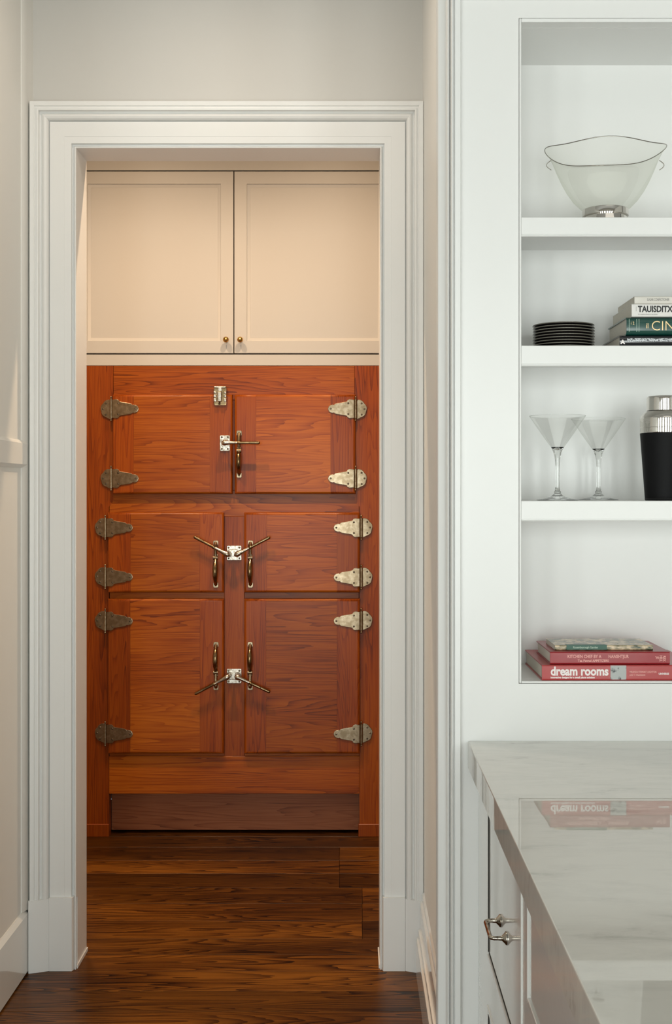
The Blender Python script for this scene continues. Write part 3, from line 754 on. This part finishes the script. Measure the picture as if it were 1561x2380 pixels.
text('spine_lettering', 'JE', 0.0085, bx(1527, y2), y2-0.0002, zB+0.0145, INKP, b2, 0.8, 0.0002, 'CENTER', math.pi/2)
text('spine_lettering', 'HILL', 0.0085, bx(1535, y2), y2-0.0002, zB+0.0130, INKP, b2, 0.8, 0.0002, 'CENTER', math.pi/2)
text('spine_lettering', 'REX', 0.0085, bx(1543, y2), y2-0.0002, zB+0.0130, INKP, b2, 0.8, 0.0002, 'CENTER', math.pi/2)
def floral():
    m, nt, p = new_mat('floral_paper_cover')
    tc = N(nt, 'ShaderNodeTexCoord'); v = N(nt, 'ShaderNodeTexNoise'); v.inputs['Scale'].default_value = 120; v.inputs['Detail'].default_value = 5
    mp = N(nt, 'ShaderNodeMapping'); mp.inputs['Scale'].default_value = (0.5, 0.4, 1.0)
    nt.links.new(tc.outputs['Object'], mp.inputs['Vector']); nt.links.new(mp.outputs[0], v.inputs['Vector'])
    rp = N(nt, 'ShaderNodeValToRGB'); e = rp.color_ramp.elements
    e[0].position = 0.36; e[0].color = (0.035, 0.06, 0.03, 1); e[1].position = 0.62; e[1].color = (0.66, 0.52, 0.34, 1)
    x = rp.color_ramp.elements.new(0.47); x.color = (0.26, 0.22, 0.13, 1)
    nt.links.new(v.outputs[0], rp.inputs[0]); nt.links.new(rp.outputs[0], p.inputs['Base Color'])
    p.inputs['Roughness'].default_value = 0.22; return m
zC = zB+0.0277; y3 = y2+0.022
b3 = book(bx(1289, y3), bx(1517, y3), y3, y3+0.118, zC, zC+0.0108, floral(), 'slim floral patterned book with a green spine label, on top of the bottom shelf stack', G1, False, 0.003)
box('spine_label', bx(1316, y3), bx(1410, y3), y3-0.0004, y3+0.02, zC+0.0012, zC+0.0112, plain('green_label', (0.012, 0.085, 0.05), 0.35), b3, 0.0003, 1)
text('spine_lettering', 'Rosemborough Garden', 0.0066, bx(1331, y3), y3-0.0006, zC+0.0062, plain('pale_green_ink', (0.45, 0.55, 0.45), 0.5), b3, 0.86, 0.0001)

# books on the second shelf
G2 = 'books stacked on the second shelf from the top'
zA = SH[1]+0.0001; yb = YN+0.012
b4 = book(bx(1440, yb), bx(1440, yb)+0.30, yb, yb+0.225, zA, zA+0.0240, BLACKB, 'black glossy book at the bottom of the stack beside the plates', G2, True, 0.010)
def reflection_streak():
    m, nt, p = new_mat('painted_silver_reflection')
    tc = N(nt, 'ShaderNodeTexCoord'); n = N(nt, 'ShaderNodeTexNoise'); n.inputs['Scale'].default_value = 420; n.inputs['Detail'].default_value = 3
    mp = N(nt, 'ShaderNodeMapping'); mp.inputs['Scale'].default_value = (0.7, 1.0, 1.0)
    nt.links.new(tc.outputs['Object'], mp.inputs['Vector']); nt.links.new(mp.outputs[0], n.inputs['Vector'])
    rp = N(nt, 'ShaderNodeValToRGB'); e = rp.color_ramp.elements
    e[0].position = 0.40; e[0].color = (0.03, 0.033, 0.038, 1); e[1].position = 0.54; e[1].color = (0.66, 0.68, 0.71, 1)
    nt.links.new(n.outputs[0], rp.inputs[0]); nt.links.new(rp.outputs[0], p.inputs['Base Color']); p.inputs['Roughness'].default_value = 0.4
    return m
SILV = reflection_streak()  # bright reflection along the black spine painted as mottled silver
text('spine_lettering', 'A', 0.012, bx(1442, yb), yb-0.0006, zA+0.0085, INKW, b4, 1.0, 0.0008)
bm = bmesh.new()
prism(bm, [(yb+0.004, zA+0.0100), (yb-0.0004, zA+0.0100), (yb-0.0004, zA+0.0150), (yb+0.0006, zA+0.0172), (yb+0.004, zA+0.0172)], 'x', bx(1457, yb), bx(1440, yb)+0.285)
obj('reflection_band', bm, SILV, b4)
zB = zA+0.0242
b5 = book(bx(1455.5, yb), bx(1455.5, yb)+0.29, yb, yb+0.185, zB, zB+0.0388, GREEN, 'dark green cloth book with gilt lettering, above the black book', G2, True, 0.012)
text('spine_lettering', 'CINNAMON', 0.030, bx(1512, yb), yb-0.0003, zB+0.0185, GOLD, b5, 1.0, -0.0004)
text('spine_lettering', 'il', 0.016, bx(1500, yb), yb-0.0003, zB+0.019, GOLD, b5, 0.9, 0.0)
text('spine_lettering', 'i 2', 0.009, bx(1465, yb), yb-0.0003, zB+0.025, GOLD, b5, 0.9, 0.0)
for px in (1461, 1478.5, 1484): box('gilt_line', bx(px, yb), bx(px, yb)+0.0009, yb-0.0003, yb+0.006, zB+0.007, zB+0.034, plain('gilt_rule', (0.42, 0.55, 0.45), 0.35), b5)
zC = zB+0.0390
b6 = book(bx(1467.5, yb), bx(1467.5, yb)+0.28, yb, yb+0.185, zC, zC+0.0280, WHITEB, 'white book with bold black lettering, above the green book', G2, False, 0.003)
text('spine_lettering', 'TAUISDITXCML', 0.0185, bx(1482, yb), yb-0.0002, zC+0.0160, INKK, b6, 0.80, 0.0007)
text('spine_lettering', 'the complete collection of our kitchen', 0.0030, bx(1482, yb), yb-0.0002, zC+0.0055, INKG, b6, 0.9)
box('spine_line', bx(1477.5, yb), bx(1477.5, yb)+0.0007, yb-0.0003, yb+0.006, zC+0.012, zC+0.022, INKG, b6)
zD = zC+0.0282
b7 = book(bx(1474, yb), bx(1474, yb)+0.27, yb, yb+0.160, zD, zD+0.0160, WHITEB2, 'thin ivory book with small grey lettering, on top of the second shelf stack', G2, False, 0.003)
text('spine_lettering', 'SUGAR CONFECTIONER', 0.0078, bx(1503, yb), yb-0.0002, zD+0.0085, INKG, b7, 0.56, 0.0001)

# stacked plates
order = ['bottom plate', 'second plate from the bottom', 'third plate from the bottom', 'fourth plate from the bottom', 'middle plate', 'fourth plate from the top',
         'third plate from the top', 'second plate from the top', 'topmost plate']
pxc, pyc = PX(1309, 2.675), 2.675
first = None
for i in range(9):
    z = SH[1]+0.0002+i*0.00635
    R = 0.0675
    if first is None:
        bm = bmesh.new()
        lathe(bm, (pxc, pyc, z), [(0.0005, 0.0012), (0.036, 0.0012), (0.038, 0.0), (0.041, 0.0), (0.043, 0.0020), (0.0595, 0.0036), (0.0655, 0.0050), (R, 0.0066), (R+0.0002, 0.0074), (R-0.0006, 0.0080),
                                  (R-0.002, 0.0078), (0.0625, 0.0069), (0.059, 0.0055), (0.042, 0.0046), (0.038, 0.0033), (0.0005, 0.0031)], 64)
        first = obj('plate', bm, PLATEM, None, 40, origin=(pxc, pyc, z)); o = first
        bm = bmesh.new(); tube(bm, [(pxc+R*math.cos(2*math.pi*k/64), pyc+R*math.sin(2*math.pi*k/64), z+0.0072) for k in range(65)], 0.0012, 8)
        rim0 = obj('rim', bm, plain('grey_rim_glaze', (0.15, 0.14, 0.115), 0.12, 0.6), first, 60)  # paler grey ring along the plate edge
    else:
        o = first.copy(); COL.objects.link(o); rc_ = rim0.copy(); COL.objects.link(rc_); rc_.parent = o; o.location = (pxc+random.uniform(-0.0006, 0.0006), pyc+random.uniform(-0.0005, 0.0005), z)
    tag(o, 'small black glazed plate, %s of the stack beside the books' % order[i], 'plate', 'stack of black plates')

# martini glasses
def martini(x, y, label):
    z = SH[2]+0.0002
    m = thing('martini_glass', (x, y, z), label, 'glass', 'martini glasses')
    bm = bmesh.new()
    lathe(bm, (x, y, z), [(0.0455, 0.0), (0.0460, 0.0006), (0.0455, 0.0014), (0.030, 0.0042), (0.016, 0.0085), (0.0085, 0.0140), (0.0072, 0.0170), (0.0080, 0.0190), (0.0058, 0.0215), (0.0050, 0.030),
                          (0.0047, 0.055), (0.0050, 0.080), (0.0062, 0.095), (0.0092, 0.108), (0.0140, 0.1175), (0.0145, 0.1180), (0.0005, 0.1120)], 40)
    obj('stem', bm, GLASS_S, m, 60)
    bm = bmesh.new()
    prof = [(0.0140, 0.1172), (0.0300, 0.1395), (0.0460, 0.1630), (0.0614, 0.1862)]
    lathe(bm, (x, y, z), prof, 64, closed=False); obj('bowl', bm, GLASS_T, m, 60)
    bm = bmesh.new(); n = 64
    tube(bm, [(x+0.0614*math.cos(2*math.pi*k/n), y+0.0614*math.sin(2*math.pi*k/n), z+0.1866) for k in range(n+1)], 0.0007, 6)
    obj('rim', bm, GLASS_S, m, 60)
martini(PX(1295, 2.64), 2.640, 'clear stemmed martini glass nearest the left end of its shelf')
martini(PX(1390, 2.742), 2.742, 'clear stemmed martini glass between the other glass and the black shaker')

# cocktail shaker
sx_, sy_ = PX(1541, 2.64), 2.64; z = SH[2]+0.0002
S = thing('cocktail_shaker', (sx_, sy_, z), 'black leather cocktail shaker with polished steel shoulder and cap', 'shaker')
def sz(py): return PZ(py, 2.64)-z
bm = bmesh.new(); lathe(bm, (sx_, sy_, z), [(0.0385, 0.0), (0.0398, 0.0010), (0.0400, 0.0035), (0.0505, sz(1007)-0.003), (0.0508, sz(1007)-0.001), (0.0503, sz(1007))], 64); obj('leather_sleeve', bm, BLACKL, S, 40)
bm = bmesh.new(); tube(bm, [(sx_+0.0403*math.cos(2*math.pi*k/48), sy_+0.0403*math.sin(2*math.pi*k/48), z+0.0035) for k in range(49)], 0.0004, 5)
obj('seam', bm, plain('dark_thread', (0.03, 0.03, 0.03), 0.6), S)
bm = bmesh.new(); lathe(bm, (sx_, sy_, z), [(0.0505, sz(1007)+0.0001), (0.0512, sz(1004)), (0.0512, sz(995.5)), (0.0506, sz(994.8)), (0.0506, sz(993.8)), (0.0512, sz(993)), (0.0512, sz(974)), (0.0505, sz(970)),
                        (0.0460, sz(963)), (0.0400, sz(957)), (0.0365, sz(955))], 64); obj('shoulder', bm, CHROME, S, 30)
bm = bmesh.new(); lathe(bm, (sx_, sy_, z), [(0.0368, sz(955)+0.0002), (0.0370, sz(954)), (0.0368, sz(928)), (0.0362, sz(924)), (0.0335, sz(921.5)), (0.0005, sz(919.5))], 64); obj('cap', bm, CHROME, S, 30)

# glass bowl
xb, ybw, zb = PX(1406, 2.687), 2.687, SH[0]+0.0002
B = thing('glass_bowl', (xb, ybw, zb), 'large clear glass bowl with wavy rim on a silver foot, on the top shelf', 'bowl')
def wob(a, h):
    t = min(1.0, max(0.0, (h-0.09)/0.09))
    return 1.0+0.018*math.cos(4*a+0.5)*t*t, (0.004*math.cos(4*a+0.4)+0.0035*math.cos(2*a))*t*t
prof = [(0.0440, 0.0440), (0.0560, 0.0500), (0.0720, 0.0660), (0.0860, 0.0860), (0.0980, 0.1080), (0.1090, 0.1320), (0.1180, 0.1540), (0.1260, 0.1690), (0.1330, 0.1775)]
bm = bmesh.new(); lathe(bm, (xb, ybw, zb), prof, 72, 'z', 1.0, 0.86, closed=False, wob=wob); obj('glass_body', bm, BOWL_T, B, 60)
pts = []
for k in range(97):
    a = 2*math.pi*k/96; dr, dh = wob(a, 0.1775)
    pts.append((xb+0.1331*dr*math.cos(a), ybw+0.1331*0.86*dr*math.sin(a), zb+0.1778+dh))
bm = bmesh.new(); tube(bm, pts, 0.0010, 6); obj('rim', bm, plain('dark_silver_rim', (0.32, 0.30, 0.27), 0.25, 0, 1.0), B, 60)
bm = bmesh.new(); lathe(bm, (xb, ybw, zb), [(0.0530, 0.0), (0.0535, 0.002), (0.0500, 0.018), (0.0480, 0.0285), (0.0478, 0.0300), (0.0512, 0.0306), (0.0518, 0.0320), (0.0518, 0.0440), (0.0510, 0.0456), (0.0005, 0.0470)], 64)
obj('foot', bm, CHROME, B, 30)
for s in (-1, 1):
    bm = bmesh.new()
    tube(bm, [(xb+s*(0.1215+0.011*math.sin(math.pi*k/10)), ybw, zb+0.158-0.022*k/10) for k in range(11)], 0.0011, 6)
    obj('ring_handle', bm, CHROME, B, 60)
